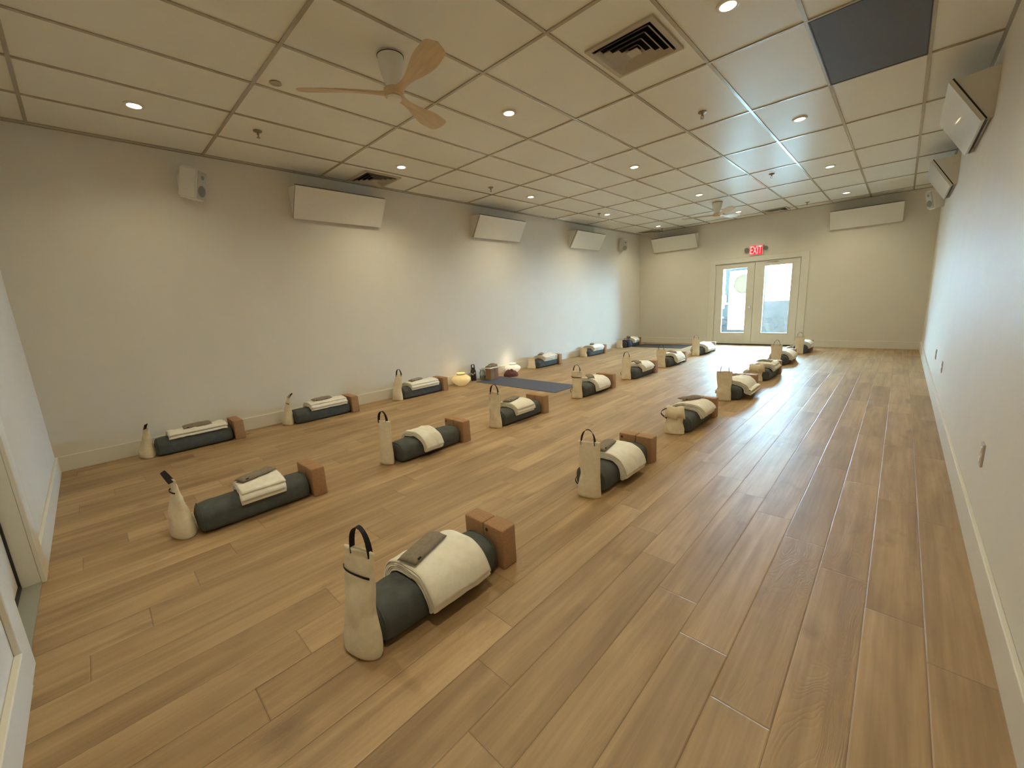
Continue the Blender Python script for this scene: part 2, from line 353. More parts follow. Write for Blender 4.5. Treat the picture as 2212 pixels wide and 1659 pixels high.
# ---------------------------------------------------------------- outdoors beyond the doors
struct(MB().box((-6, LF + T, -0.12), (12, 40, -0.02)), 'ground', M['concrete'], label='sunlit pale pavement outside the glazed doors')
YO = 12.3
struct(MB().box((1.15, LF + T, -0.02), (1.25, YO + 0.1, 2.5)), 'wall_porch_left', M['porch'], label='grey side wall of the entrance porch')
struct(MB().box((4.55, LF + T, -0.02), (4.65, YO + 0.1, 2.5)), 'wall_porch_right', M['porch'], label='grey side wall of the entrance porch beyond the right door')
struct(MB().box((1.15, LF + T, 2.45), (4.65, YO + 0.1, 2.55)), 'ceiling_porch', M['porch'], label='grey roof of the entrance porch')
sd = empty('storefront_door', (2.5, YO, -0.02), 'blue-grey metal framed outer door with a round seal on its glass', 'door')
def loc(o, parent): o.location = Vector(o.location) - parent.location; return o
fr = MB()
fr.box((2.035, YO, 0.0), (2.135, YO + 0.05, 2.1)).box((2.86, YO, 0.0), (2.94, YO + 0.05, 2.1)).box((2.135, YO, 1.87), (2.86, YO + 0.05, 1.935)).box((2.135, YO, 0.18), (2.86, YO + 0.05, 0.30))
loc(fr.obj('door_frame', M['alu'], sd), sd)
loc(MB().box((2.135, YO + 0.01, 1.128), (2.86, YO + 0.04, 1.142)).obj('cross_bar', M['greyplast'], sd), sd)
loc(MB().box((2.02, YO - 0.05, 0.98), (2.13, YO, 1.04), 0.01).box((2.05, YO - 0.05, 1.04), (2.09, YO - 0.03, 1.25), 0.01).obj('pull_handle', M['steel'], sd), sd)
loc(MB().box((2.135, YO + 0.022, 0.30), (2.86, YO + 0.028, 1.87)).obj('glass_pane', M['glass'], sd), sd)
se = loc(MB().cyl((2.50, YO + 0.016, 1.52), 0.262, 0.004, 64, mtx=Matrix.Rotation(PI / 2, 4, 'X')).obj('round_seal', M['seal'], sd), sd)
pr_ = MB()
for k in range(26):
    an = 2 * PI * k / 26
    c = Vector((2.50 + 0.215 * math.cos(an), YO + 0.008, 1.52 + 0.215 * math.sin(an)))
    pr_.box(c - Vector((0.008, 0.001, 0.012)), c + Vector((0.008, 0.001, 0.012)))
pr_.tube([(2.50 + 0.255 * math.cos(2 * PI * k / 48), YO + 0.008, 1.52 + 0.255 * math.sin(2 * PI * k / 48)) for k in range(48)], 0.004, 6, True)
pr_.tube([(2.50 - 0.05 + 0.05 * math.sin(k / 3.0), YO + 0.008, 1.40 + 0.018 * k) for k in range(12)], 0.006, 6)
pr_.obj('seal_print', M['sealmark'], se)
sw = MB().tube([(2.20 + 0.028 * k, YO + 0.008, 1.075 - 0.055 * math.sin(PI * k / 12)) for k in range(13)], 0.008, 6)
for x, z in ((2.30, 1.09), (2.44, 1.09), (2.22, 0.975), (2.40, 0.975)): sw.prism([(x - 0.02, z + 0.015), (x + 0.02, z + 0.015), (x, z - 0.02)], 'y', YO + 0.006, YO + 0.010)
loc(sw.obj('garland_print', M['sealprint'], sd), sd)
tag(MB().box((2.99, YO, -0.02), (4.55, YO + 0.06, 1.045), 0.004).box((2.94, YO + 0.01, -0.02), (3.0, YO + 0.05, 2.1)).obj('low_screen', M['kick']),
    'blue-grey lower panel beside the outer door, behind the glass', 'panel')
tag(MB().box((1.25, YO + 0.02, -0.02), (2.03, YO + 0.06, 0.88)).obj('narrow_screen', M['alu']), 'narrow blue-grey side panel left of the outer door frame', 'panel')

# ---------------------------------------------------------------- ceiling things
def downlight(x, y, i, label):
    t = empty('recessed_downlight', (x, y, H), label, 'ceiling light', 'recessed downlights in the ceiling boards')
    MB().lathe([(0.046, 0.004), (0.046, -0.004), (0.060, -0.007), (0.068, -0.003), (0.068, 0.006), (0.046, 0.006)], 40).obj('trim_ring', M['white'], t, 40)
    MB().cyl((0, 0, -0.0015), 0.046, 0.004, 32).obj('lens', M['lens'], t)
    l = bpy.data.lights.new('downlight_lamp', 'SPOT'); l.energy = LAMP_W * (0.4 if y < 1 and x < 1 else 0.6 if y < 1 and x < 4 else 0.95 if y < 1 else 0.75 if y > 10 or x > 4 else 1.0); l.color = LAMP_COL; l.spot_size = math.radians(146); l.spot_blend = 1.0; l.shadow_soft_size = 0.04
    lo = bpy.data.objects.new('downlight_lamp', l); C.objects.link(lo); lo.location = (0, 0, -0.012); lo.parent = t
LN = {0.955: 'wall side row', 2.79: 'centre row', 4.63: 'open floor side row'}
YN = {0: 'nearest the camera', 1: 'level with the large square vent', 2: 'second past the vent', 3: 'third past the vent', 4: 'closest to the doors'}
for i, (x, y) in enumerate(LIGHT_ROWS):
    k = round((y - 0.6) / 2.44)
    downlight(x, y, i, 'round warm recessed downlight in the %s, %s' % (LN[x], YN[k]))
def diffuser(cx, cy, s, label):
    t = empty('air_diffuser', (cx, cy, H), label, 'ceiling vent')
    h = s / 2
    def ringbox(mb, o, i_, z0, z1):
        mb.box((-o, -o, z0), (o, -i_, z1)).box((-o, i_, z0), (o, o, z1)).box((-o, -i_, z0), (-i_, i_, z1)).box((i_, -i_, z0), (o, i_, z1))
    f = MB(); ringbox(f, h, h - 0.035, -0.010, 0.006); f.obj('outer_frame', M['vent'], t)
    MB().box((-h + 0.03, -h + 0.03, 0.0035), (h - 0.03, h - 0.03, 0.0055)).obj('duct_shade_sheet', M['duct_shade'], t)  # flat black sheet painted as the shade behind the louvers, no real opening
    st = (h - 0.035) / 4.6
    for k in range(4):
        o_ = h - 0.037 - st * k - st * 0.15; i_ = o_ - st * 0.62
        mb = MB(); zo, zi = -0.022, 0.003
        co = [(-o_, -o_, zo), (o_, -o_, zo), (o_, o_, zo), (-o_, o_, zo)]; ci = [(-i_, -i_, zi), (i_, -i_, zi), (i_, i_, zi), (-i_, i_, zi)]
        rows = [[Vector(c) for c in co], [Vector(c) for c in ci], [Vector(c) * 1.0 + Vector((0, 0, 0.003)) for c in ci], [Vector(c) + Vector((0, 0, 0.001)) for c in co]]
        # only the sides that tip towards the inside: thin sheet ring
        mb.grid(rows, True); mb.obj('louver', M['vent'], t)
    q = st * 0.9; MB().box((-q, -q, -0.024), (q, q, -0.018)).obj('centre_plate', M['vent'], t)
diffuser(4.03, 3.03, 0.50, 'large square concentric louvred vent beside the overhead lights, nearest the camera')
diffuser(0.35, 3.01, 0.50, 'square louvred vent above the wall heater nearest the camera')
diffuser(3.38, 10.98, 0.46, 'square louvred vent tight above the end wall over the doors')
diffuser(0.40, 11.03, 0.46, 'square louvred vent in the far corner above the end wall heater')
t = empty('return_grille', (5.245, 4.246, H), 'dark grey rectangular return air panel in the ceiling', 'ceiling vent')
MB().box((-0.292, -0.595, -0.001), (0.292, 0.595, 0.0058)).obj('grille_sheet', M['darktile'], t)
f = MB()
for lo, hi in (((-0.297, -0.6, -0.004), (-0.289, 0.6, 0.005)), ((0.289, -0.6, -0.004), (0.297, 0.6, 0.005)), ((-0.29, -0.6, -0.004), (0.29, -0.592, 0.005)), ((-0.29, 0.592, -0.004), (0.29, 0.6, 0.005))): f.box(lo, hi)
f.obj('grille_rim', M['gasket'], t)
def sprinkler(x, y, label):
    t = empty('fire_sprinkler', (x, y, H), label, 'sprinkler', 'fire sprinklers in the ceiling')
    MB().lathe([(0.001, 0.005), (0.038, 0.005), (0.038, -0.003), (0.020, -0.012), (0.001, -0.012)], 24).obj('escutcheon', M['brass'], t, 40)
    b = MB().cyl((0, 0, -0.022), 0.009, 0.022, 12).tube([(0.010, 0, -0.028), (0.013, 0, -0.040), (0.003, 0, -0.054)], 0.003, 6).tube([(-0.010, 0, -0.028), (-0.013, 0, -0.040), (-0.003, 0, -0.054)], 0.003, 6)
    b.obj('sprinkler_body', M['brass'], t, 50)
    MB().cyl((0, 0, -0.056), 0.016, 0.002, 20).obj('deflector', M['brass'], t)
for x, y, lb in ((1.02, 1.46, 'small brass fire sprinkler on the ceiling nearest the camera'), (0.956, 4.56, 'small fire sprinkler between the first two wall heaters'), (4.0, 4.49, 'small fire sprinkler over the open floor by the dark panel'),
              (3.965, 7.59, 'small fire sprinkler over the open floor in the glare'), (3.985, 10.66, 'small fire sprinkler near the end wall'), (0.907, 7.68, 'small fire sprinkler beside a wall side downlight'),
              (0.842, 10.89, 'small fire sprinkler in the far corner by the end wall heater')):
    sprinkler(x, y, lb)
tag(MB().lathe([(0.001, 0), (0.040, 0), (0.042, -0.004), (0.001, -0.010)], 28).obj('sprinkler_cover', M['tbar'], None, 40, (1.995, 1.325, H + 0.004)), 'small flat round cover disc on the ceiling beside the fan', 'cover plate')

def blade_mesh():
    mb = MB(); rows = []
    n = 44; m = 12
    for i in range(n + 1):
        s_ = i / n; r = 0.035 + 0.605 * s_
        if s_ < 0.2: w = 0.100 - 0.042 * math.sin(s_ / 0.2 * PI / 2)
        else: w = 0.058 + 0.100 * (0.5 - 0.5 * math.cos(min(1, (s_ - 0.2) / 0.55) * PI))
        w *= 1.0 - 0.10 * max(0, s_ - 0.75) / 0.25
        if s_ > 0.90: w *= (max(0.0, 1 - ((s_ - 0.90) / 0.102) ** 3)) ** 0.5
        w = max(w, 0.004)
        pitch = -math.radians(7 + 10 * min(1, s_ / 0.4)) * (1 if s_ < 0.6 else 1 - 0.25 * (s_ - 0.6))
        th = 0.030 * (1 - 0.65 * s_)
        cy = 0.012 * math.sin(s_ * PI); row = []
        for k in range(2 * m):
            a_ = 2 * PI * k / (2 * m); yy = math.cos(a_) * w / 2; zz = math.sin(a_) * th / 2 * (1 - 0.3 * abs(math.cos(a_)))
            zz += 0.012 * (1 - (yy / (w / 2)) ** 2) * min(1, s_ * 2) * 0.5
            row.append(Vector((r, cy + yy * math.cos(pitch) - zz * math.sin(pitch), yy * math.sin(pitch) + zz * math.cos(pitch) + 0.012 * s_)))
        rows.append(row)
    vs = mb.grid(rows, True); mb.bm.faces.new(vs[0][::-1]); mb.bm.faces.new(vs[-1])
    return mb
bm_blade = blade_mesh().mesh('fan_blade', M['fanwood'], 60)
def fan(x, y, a0, label):
    t = empty('ceiling_fan', (x, y, H), label, 'ceiling fan')
    MB().lathe([(0.088, 0.004), (0.088, -0.010), (0.086, -0.03), (0.080, -0.08), (0.070, -0.12), (0.055, -0.16), (0.046, -0.20), (0.001, -0.20)], 40).obj('canopy', M['white'], t, 35)
    MB().lathe([(0.086, -0.002), (0.091, -0.003), (0.091, -0.007), (0.084, -0.008)], 40).obj('canopy_ring', M['gasket'], t, 35)
    MB().lathe([(0.001, -0.185), (0.040, -0.19), (0.066, -0.205), (0.070, -0.232), (0.062, -0.252), (0.001, -0.252)], 40).obj('motor_hub', M['fanwood'], t, 45)
    MB().lathe([(0.001, -0.248), (0.050, -0.250), (0.055, -0.258), (0.050, -0.268), (0.001, -0.272)], 40).obj('light_cap', M['white'], t, 45)
    for k in range(3):
        o = bpy.data.objects.new('fan_blade', bm_blade); C.objects.link(o); o.parent = t; o.location = (0, 0, -0.232); o.rotation_euler.z = math.radians(a0 + 120 * k)
fan(2.85, 1.79, 112, 'three-bladed pale wooden ceiling fan nearest the camera')
fan(2.80, 8.90, 70, 'distant three-bladed ceiling fan near the double doors')

# wedge shaped wall heaters. local: x along wall, y out of wall, z down from the top edge
def heater(label, ln, loc_, rz):
    t = empty('wall_heater', loc_, label, 'heater', 'white wedge heaters high on the walls', rz)
    h2 = ln / 2; P0 = Vector((0, 0.035, -0.335)); P1 = Vector((0, 0.240, 0.0)); d = (P1 - P0); nrm = Vector((0, d.z, -d.y)).normalized()
    def slab(mb, o0, o1, e, z0=0.0, z1=1.0):
        a_, b_ = P0 + d * z0, P0 + d * z1
        mb.prism([((a_ + nrm * o0).y, (a_ + nrm * o0).z), ((b_ + nrm * o0).y, (b_ + nrm * o0).z), ((b_ + nrm * o1).y, (b_ + nrm * o1).z), ((a_ + nrm * o1).y, (a_ + nrm * o1).z)], 'x', -e, e)
        return mb
    slab(MB(), 0.006, 0.030, h2).obj('heating_panel', M['heater'], t)
    slab(MB(), -0.004, 0.006, h2 - 0.001, -0.01, 1.012).obj('panel_seam', M['gasket'], t)
    for sx in (-1, 1):
        x0 = sx * (h2 - 0.01)
        MB().prism([(0.0, -0.335), (0.035, -0.345), (0.236, -0.008), (0.0, 0.02)], 'x', min(x0, x0 - sx * 0.004), max(x0, x0 - sx * 0.004)).obj('end_plate', M['trim'], t)
    MB().box((-h2 + 0.02, 0.0, -0.30), (h2 - 0.02, 0.012, -0.02)).obj('back_rail', M['trim'], t)
ZT = 2.845
for ya, yb, lb in ((2.02, 3.19, 'white wedge heater high on the lantern wall, nearest the camera'), (4.96, 6.14, 'white wedge heater high on the lantern wall, middle of three'), (7.86, 9.05, 'white wedge heater high on the lantern wall, closest to the doors')):
    heater(lb, yb - ya, (0.0, (ya + yb) / 2, ZT), -PI / 2)
for ya, yb, lb in ((4.96, 6.14, 'white wedge heater high on the outlet wall, nearer the camera'), (7.86, 9.05, 'white wedge heater high on the outlet wall, nearer the doors')):
    heater(lb, yb - ya, (W, (ya + yb) / 2, ZT), PI / 2)
for xa, xb, lb in ((0.46, 1.62, 'white wedge heater on the end wall beside the corner speaker'), (4.33, 5.45, 'white wedge heater on the end wall above the open floor')):
    heater(lb, xb - xa, ((xa + xb) / 2, LF, ZT), PI)

def speaker(label, loc_, rz):
    t = empty('wall_speaker', loc_, label, 'speaker', 'white speakers high on the walls', rz)
    tl = Matrix.Rotation(math.radians(14), 4, 'X')
    body = MB(); body.prism([(-0.095, 0.0), (-0.075, 0.17), (0.075, 0.17), (0.095, 0.0)], 'z', -0.155, 0.155)
    es = list(body.bm.edges); bmesh.ops.bevel(body.bm, geom=es, offset=0.018, segments=3, affect='EDGES')
    b = body.obj('speaker_case', M['white'], t, 40); b.location = (0, 0.05, 0); b.rotation_euler.x = math.radians(-14)
    gr = MB(); gr.box((-0.064, 0.166, -0.138), (0.064, 0.174, 0.138), 0.006); gg = gr.obj('front_grille', M['grille'], b, 40)
    MB().cyl((0, 0.1745, -0.055), 0.056, 0.003, 32, mtx=Matrix.Rotation(PI / 2, 4, 'X')).obj('woofer', M['cone'], gg)
    MB().cyl((0, 0.1745, 0.080), 0.022, 0.003, 24, mtx=Matrix.Rotation(PI / 2, 4, 'X')).obj('tweeter', M['cone'], gg)
    MB().box((-0.03, 0.0, -0.08), (0.03, 0.07, 0.08), 0.006).obj('wall_bracket', M['white'], t)
speaker('white wall speaker high on the lantern wall, nearest the camera', (0.0, 0.96, 2.745), -PI / 2 + math.radians(48))
speaker('white wall speaker in the far corner beside the end wall heater', (0.0, 10.25, 2.70), -PI / 2 - math.radians(30))
speaker('white wall speaker in the far corner of the outlet wall', (W, 10.3, 2.70), PI / 2 + math.radians(30))

# exit sign
t = empty('exit_sign', (2.962, LF, 2.27), 'red lit EXIT sign with two lamp heads above the double doors', 'sign')
MB().box((-0.145, -0.05, -0.115), (0.145, 0, 0.115), 0.008).obj('sign_housing', M['white'], t)
MB().box((-0.130, -0.054, -0.105), (0.130, -0.049, 0.105), 0.002).obj('sign_face', M['exitface'], t)
tx = bpy.data.curves.new('exit_text', 'FONT'); tx.body = 'EXIT'; tx.size = 0.20; tx.extrude = 0.002; tx.align_x = 'CENTER'; tx.align_y = 'CENTER'
tmp = bpy.data.objects.new('tmp', tx); me = bpy.data.meshes.new_from_object(tmp); bpy.data.objects.remove(tmp); me.materials.clear(); me.materials.append(M['exitletter'])
o = bpy.data.objects.new('sign_lettering', me); C.objects.link(o); o.parent = t; o.location = (0, -0.057, 0); o.rotation_euler = (PI / 2, 0, 0)
bb = [v.co.copy() for v in me.vertices]; wx = max(v.x for v in bb) - min(v.x for v in bb); hy = max(v.y for v in bb) - min(v.y for v in bb)
o.scale = (0.235 / wx, 0.175 / hy, 1); cx_ = (max(v.x for v in bb) + min(v.x for v in bb)) / 2; cy_ = (max(v.y for v in bb) + min(v.y for v in bb)) / 2
o.location = (-cx_ * o.scale[0], -0.057, -cy_ * o.scale[1])
for sx in (-1, 1):
    lh = MB().lathe([(0.001, 0), (0.030, 0), (0.045, 0.03), (0.047, 0.055), (0.001, 0.06)], 24, (sx * 0.20, -0.01, 0.02), Matrix.Rotation(PI / 2, 4, 'X'))
    lh.obj('lamp_head', M['greyplast'], t, 40)
# outlets and switch on the outlet wall
def outlet(y, z, label, m_='steel'):
    t = empty('wall_outlet', (W, y, z), label, 'outlet', 'outlet plates low on the wall')
    MB().box((-0.008, -0.036, -0.058), (0, 0.036, 0.058), 0.002).obj('cover_plate', M[m_], t)
    for zz in (-0.025, 0.025): MB().box((-0.011, -0.015, zz - 0.014), (-0.007, 0.015, zz + 0.014), 0.002).obj('socket', M['white'], t)
outlet(2.98, 0.46, 'metal outlet plate low on the wall, nearest the camera')
outlet(5.95, 0.46, 'outlet plate low on the wall, middle of three')
outlet(6.98, 0.46, 'outlet plate low on the wall, closest to the doors')

# ---------------------------------------------------------------- bolster sets
BW, BHt = 0.240, 0.170
def prof(th, w=BW, h=BHt):       # outline of the bolster end, flat-bottomed oval
    c, s_ = math.cos(th), math.sin(th); n = 2.8 if s_ > 0 else 3.6
    x = math.copysign(abs(c) ** (2 / n), c) * w / 2; z = math.copysign(abs(s_) ** (2 / n), s_)
    return x, h * 0.46 + (z * h * 0.54 if s_ > 0 else z * h * 0.46)
def bolster(ln, seed, w=BW, h=BHt):
    mb = MB(); rows = []; n = 40; m = 30; rnd = seed * 3.7
    ys = []
    for i in range(n + 1):
        t_ = i / n; ys.append(t_)
    for i, t_ in enumerate(ys):
        # ends: rounded rim and slight dome
        if i < 5: sc = (0.30, 0.66, 0.87, 0.945, 0.985)[i]; y = (-0.012, -0.008, 0.0, 0.012, 0.034)[i]
        elif i > n - 5: sc = (0.30, 0.66, 0.87, 0.945, 0.985)[n - i]; y = ln - (-0.012, -0.008, 0.0, 0.012, 0.034)[n - i]
        else: sc = 1.0 + 0.02 * math.sin(PI * t_); y = 0.052 + (ln - 0.104) * (i - 5) / (n - 10)
        row = []
        for k in range(m):
            x, z = prof(2 * PI * k / m, w, h); zc = h * 0.46
            q = noise.noise(Vector((x * 9, y * 7 + rnd, z * 9))) * 0.007 + noise.noise(Vector((x * 22, y * 26 + x * 20 + rnd, z * 22))) * 0.0042 * (1 + 1.2 * math.exp(-min(t_, 1 - t_) * 12))
            f_ = sc * (1 + q / 0.1 * (0.6 if z > 0.02 else 0))
            row.append(Vector((x * f_, y, max(0.0, zc + (z - zc) * f_))))
        rows.append(row)
    vs = mb.grid(rows, True); mb.bm.faces.new(vs[0][::-1]); mb.bm.faces.new(vs[-1])
    return mb
def place_bolster(x, y0, y1, label, seed, navy=False):
    t = empty('bolster', (x, y0, 0), label, 'bolster', 'charcoal bolsters laid in three rows')
    ln = y1 - y0
    bolster(ln, seed).obj('bolster_cover', M['bolster'], t, 180)
    for yy in (0.010, ln - 0.010):
        pts = []
        for k in range(48):
            px, pz = prof(2 * PI * k / 48); pts.append((px * 0.945, yy, max(0.004, BHt * 0.46 + (pz - BHt * 0.46) * 0.945)))
        MB().tube(pts, 0.0035, 6, True).obj('piping', M['bolster'], t, 180)
    hp = [(-0.045 + 0.09 * k / 10, -0.012 - 0.004 * math.sin(PI * k / 10), 0.105 + 0.0 * k) for k in range(11)]
    MB().ribbon(hp, (0, 0, 1), 0.028, 0.003).obj('carry_strap', M['bolster'], t, 40)
    return t
def drape_path(zl, zr, off, flare_l=0.0, flare_r=0.0):
    """points over the bolster from the left hem up over the top and down to the right hem"""
    n = 28; pts = []
    for k in range(n + 1):
        th = PI - PI * k / n
        x, z = prof(th); pts.append(Vector((x, 0, z)))
    zmid = BHt * 0.46
    a_ = []; b_ = []
    if zl < zmid:
        for k in range(6): q = k / 6; a_.append(Vector((-BW / 2 - flare_l * (1 - q), 0, zl + (zmid - zl) * q)))
    if zr < zmid:
        for k in range(1, 7): q = k / 6; b_.append(Vector((BW / 2 + flare_r * q, 0, zmid + (zr - zmid) * q)))
    body = [p for p in pts if (p.x < 0 and p.z >= zl) or (p.x >= 0 and p.z >= zr)]
    P = a_ + body + b_
    # resample
    ds = [0]
    for u, v in zip(P, P[1:]): ds.append(ds[-1] + (v - u).length)
    return P, ds
def at_s(P, ds, s_):
    s_ = max(0, min(ds[-1], s_))
    for i in range(len(P) - 1):
        if ds[i + 1] >= s_:
            q = (s_ - ds[i]) / max(1e-9, ds[i + 1] - ds[i]); p = P[i].lerp(P[i + 1], q)
            a_, b_ = P[max(0, i - 1)], P[min(len(P) - 1, i + 2)]
            t = (b_ - a_).normalized(); return p, Vector((-t.z, 0, t.x))
    return P[-1], Vector((0, 0, 1))
def blanket(ln, zl, zr, layers, gap, seed, wr=0.004, flare_l=0.0, flare_r=0.0, skew=0.0, base_off=0.012, roll=False, splay=0.35, stg=0.008):
    P, ds = drape_path(zl, zr, 0, flare_l, flare_r); Ltot = ds[-1]; rnd = random.Random(seed)
    path = []      # (s, offset, layer)
    m = 26; off = base_off
    for L in range(layers):
        s0 = rnd.uniform(0, 0.006) + 0.004 * L; s1 = Ltot - rnd.uniform(0, 0.004) - stg * L
        rng = [s0 + (s1 - s0) * k / m for k in range(m + 1)]
        if L % 2: rng = rng[::-1]
        for s_ in rng: path.append((s_, off, L))
        if L < layers - 1:
            e = rng[-1]; sg = 1 if L % 2 == 0 else -1
            for k in (1, 2, 3):
                aa = PI * k / 4; path.append((e + sg * math.sin(aa) * gap * 0.6, off + gap * (0.5 - 0.5 * math.cos(aa)), L + 0.5))
        off += gap
    if roll:
        e = Ltot * 0.93
        for k in range(1, 14):
            aa = -PI / 2 + k * 0.55; rr = 0.017 - 0.0009 * k
            path.append((e - 0.0 + math.cos(aa) * rr, off + 0.018 + math.sin(aa) * rr, layers))
    mb = MB(); rows = []; ny = 22
    for (s_, of, L) in path:
        ex = max(0, s_ - Ltot) if s_ > Ltot else min(0, s_)
        p, nn = at_s(P, ds, s_)
        tdir = Vector((nn.z, 0, -nn.x))
        jl = rnd.Random if False else None
        jy0 = 0.006 * noise.noise(Vector((L * 3.1, seed, 0))); jy1 = 0.008 * noise.noise(Vector((L * 2.3, seed, 5)))
        row = []
        for j in range(ny + 1):
            v = j / ny; y = -ln / 2 + jy0 + (ln + jy1 - jy0) * v
            big = noise.noise(Vector((s_ * 9 + seed, y * 8, 0))) * wr * 1.6 + noise.noise(Vector((s_ * 26 + seed, y * 22, L * 0.35))) * wr
            edge = min(v, 1 - v) * ln
            tuck = -min(of, 0.010) * max(0, 1 - edge / 0.015) * 0.3
            hem = max(0.0, min(1.0, (s_ / Ltot - 0.62) / 0.38)); of_ = of * (1 + splay * hem * hem)
            o_ = of_ + abs(big) + big * 0.3 + tuck
            q = p + nn * o_ + tdir * ex
            q.y = y + skew * (s_ - Ltot / 2) + noise.noise(Vector((s_ * 14, L, seed))) * 0.006
            if q.z < 0.004 + 0.002 * L: q.z = 0.004 + 0.002 * L
            row.append(q)
        rows.append(row)
    mb.grid(rows)
    return mb, off
def add_mods(o, th=0.005, sub=0):
    md = o.modifiers.new('thickness', 'SOLIDIFY'); md.thickness = th; md.offset = 0
    if sub: sb = o.modifiers.new('smooth', 'SUBSURF'); sb.levels = sub; sb.render_levels = sub
    return o
def pillow_mb(lx, ly, h, seed=0, bend=0.0, lbend=0.0):
    mb = MB(); n, m = 14, 20
    top = []; bot = []
    for i in range(n + 1):
        u = -1 + 2 * i / n; r1 = []; r2 = []
        for j in range(m + 1):
            v = -1 + 2 * j / m
            k = (max(0, 1 - abs(u) ** 3.0) * max(0, 1 - abs(v) ** 6)) ** 0.55
            nz = noise.noise(Vector((u * 2 + seed, v * 3, 0))) * 0.12
            x = u * lx / 2 * (1 - 0.05 * (1 - abs(v)) ** 0.5 * 0); y = v * ly / 2
            zb = bend * (u ** 2) + lbend * (v ** 2)
            r1.append(Vector((x, y, h * (k * (0.62 + nz)) + zb))); r2.append(Vector((x, y, -h * k * 0.38 + zb)))
        top.append(r1); bot.append(r2)
    mb.grid(top); mb.grid(bot); bmesh.ops.remove_doubles(mb.bm, verts=mb.bm.verts, dist=0.0005)
    return mb
def eye_pillow(x, y, z, rz, label, seed=0, rx=0.0, ry=0.0, sz=(0.095, 0.235), lbend=0.0):
    if abs(rz) > 0.7: lbend = -0.028 * min(1, abs(math.sin(rz)))
    t = empty('eye_pillow', (x, y, z), label, 'eye pillow', 'taupe eye pillows lying on the blankets', rz)
    t.rotation_euler = (rx, ry, rz)
    pillow_mb(sz[0] * 1.08, sz[1] * 1.04, 0.031, seed, -0.006, lbend).obj('pillow_body', M['pillow'], t, 180)
    MB().box((-0.004 + sz[0] * 0.30, -sz[1] * 0.40, 0.002), (0.004 + sz[0] * 0.49, -sz[1] * 0.32, 0.0075), 0.001).obj('label_tag', M['black'], t)
    return t
def block_mesh():
    mb = MB(); mb.box((-0.0705, 0, 0), (0.0705, 0.095, 0.216), 0.007, 3); return mb.mesh('yoga_block', M['block'], 35)
BLOCK = block_mesh()
def block(x, y, label, emb=None, rz=0.0):
    o = bpy.data.objects.new('yoga_block', BLOCK); C.objects.link(o); o.location = (x, y, 0); o.rotation_euler.z = rz
    tag(o, label, 'yoga block', 'tan blocks standing behind the bolsters')
    if emb: MB().cyl((emb, -0.0003, 0.185), 0.010, 0.0012, 20, mtx=Matrix.Rotation(PI / 2, 4, 'X')).obj('round_emblem', M['emblem'], o)
    return o
def bag_mb(wb, wt, hgt, db, lean, seed, leanx=0.0, crump=0.004, bulge=0.0, waist=0.13):
    """flat canvas bag standing on its filled base"""
    mb = MB(); rows = []; n = 34; m = 36
    for i in range(n + 1):
        t_ = i / n; z = hgt * t_
        ss = t_ * t_ * (3 - 2 * t_)
        w = wb + (wt - wb) * ss + bulge * math.sin(PI * min(1, t_ * 1.6)) * 0.5
        d = db * (1 - t_ ** 1.15) * (0.95 + 0.15 * math.sin(PI * min(1, t_ * 1.7))) + 0.010
        pin = math.exp(-((t_ - 0.42) / 0.17) ** 2); w *= 1 - waist * pin; cxw = -0.25 * waist * pin * wb * math.sin(seed * 2.1)
        if i == 0: w *= 0.96; d *= 0.80
        if i == 1: w *= 1.01; d *= 0.94
        if t_ > 0.93: d = 0.011
        row = []
        cx = leanx * t_ ** 1.5 + cxw; cy = lean * t_ ** 1.3
        for k in range(m):
            a_ = 2 * PI * k / m; c, s_ = math.cos(a_), math.sin(a_)
            x = math.copysign(abs(c) ** 0.75, c) * w / 2; y = math.copysign(abs(s_) ** 1.15, s_) * d / 2
            q = noise.noise(Vector((x * 13 + seed * 5, z * 9, y * 6 + seed))) * crump * 1.5 + noise.noise(Vector((x * 40 + seed * 5, z * 28, seed))) * crump * 0.6 + noise.noise(Vector((x * 22 + z * 30, seed, z * 12))) * crump * 0.7 * max(0, 1 - t_ * 1.5)
            f_ = min(1, t_ * 6)
            row.append(Vector((cx + x + q * 0.6 * f_, cy + y - q * f_ * s_ * 1.2, z + noise.noise(Vector((x * 9, seed, 3))) * 0.008 * ss)))
        rows.append(row)
    vs = mb.grid(rows, True); mb.bm.faces.new(vs[0][::-1]); mb.bm.faces.new(vs[-1])
    return mb
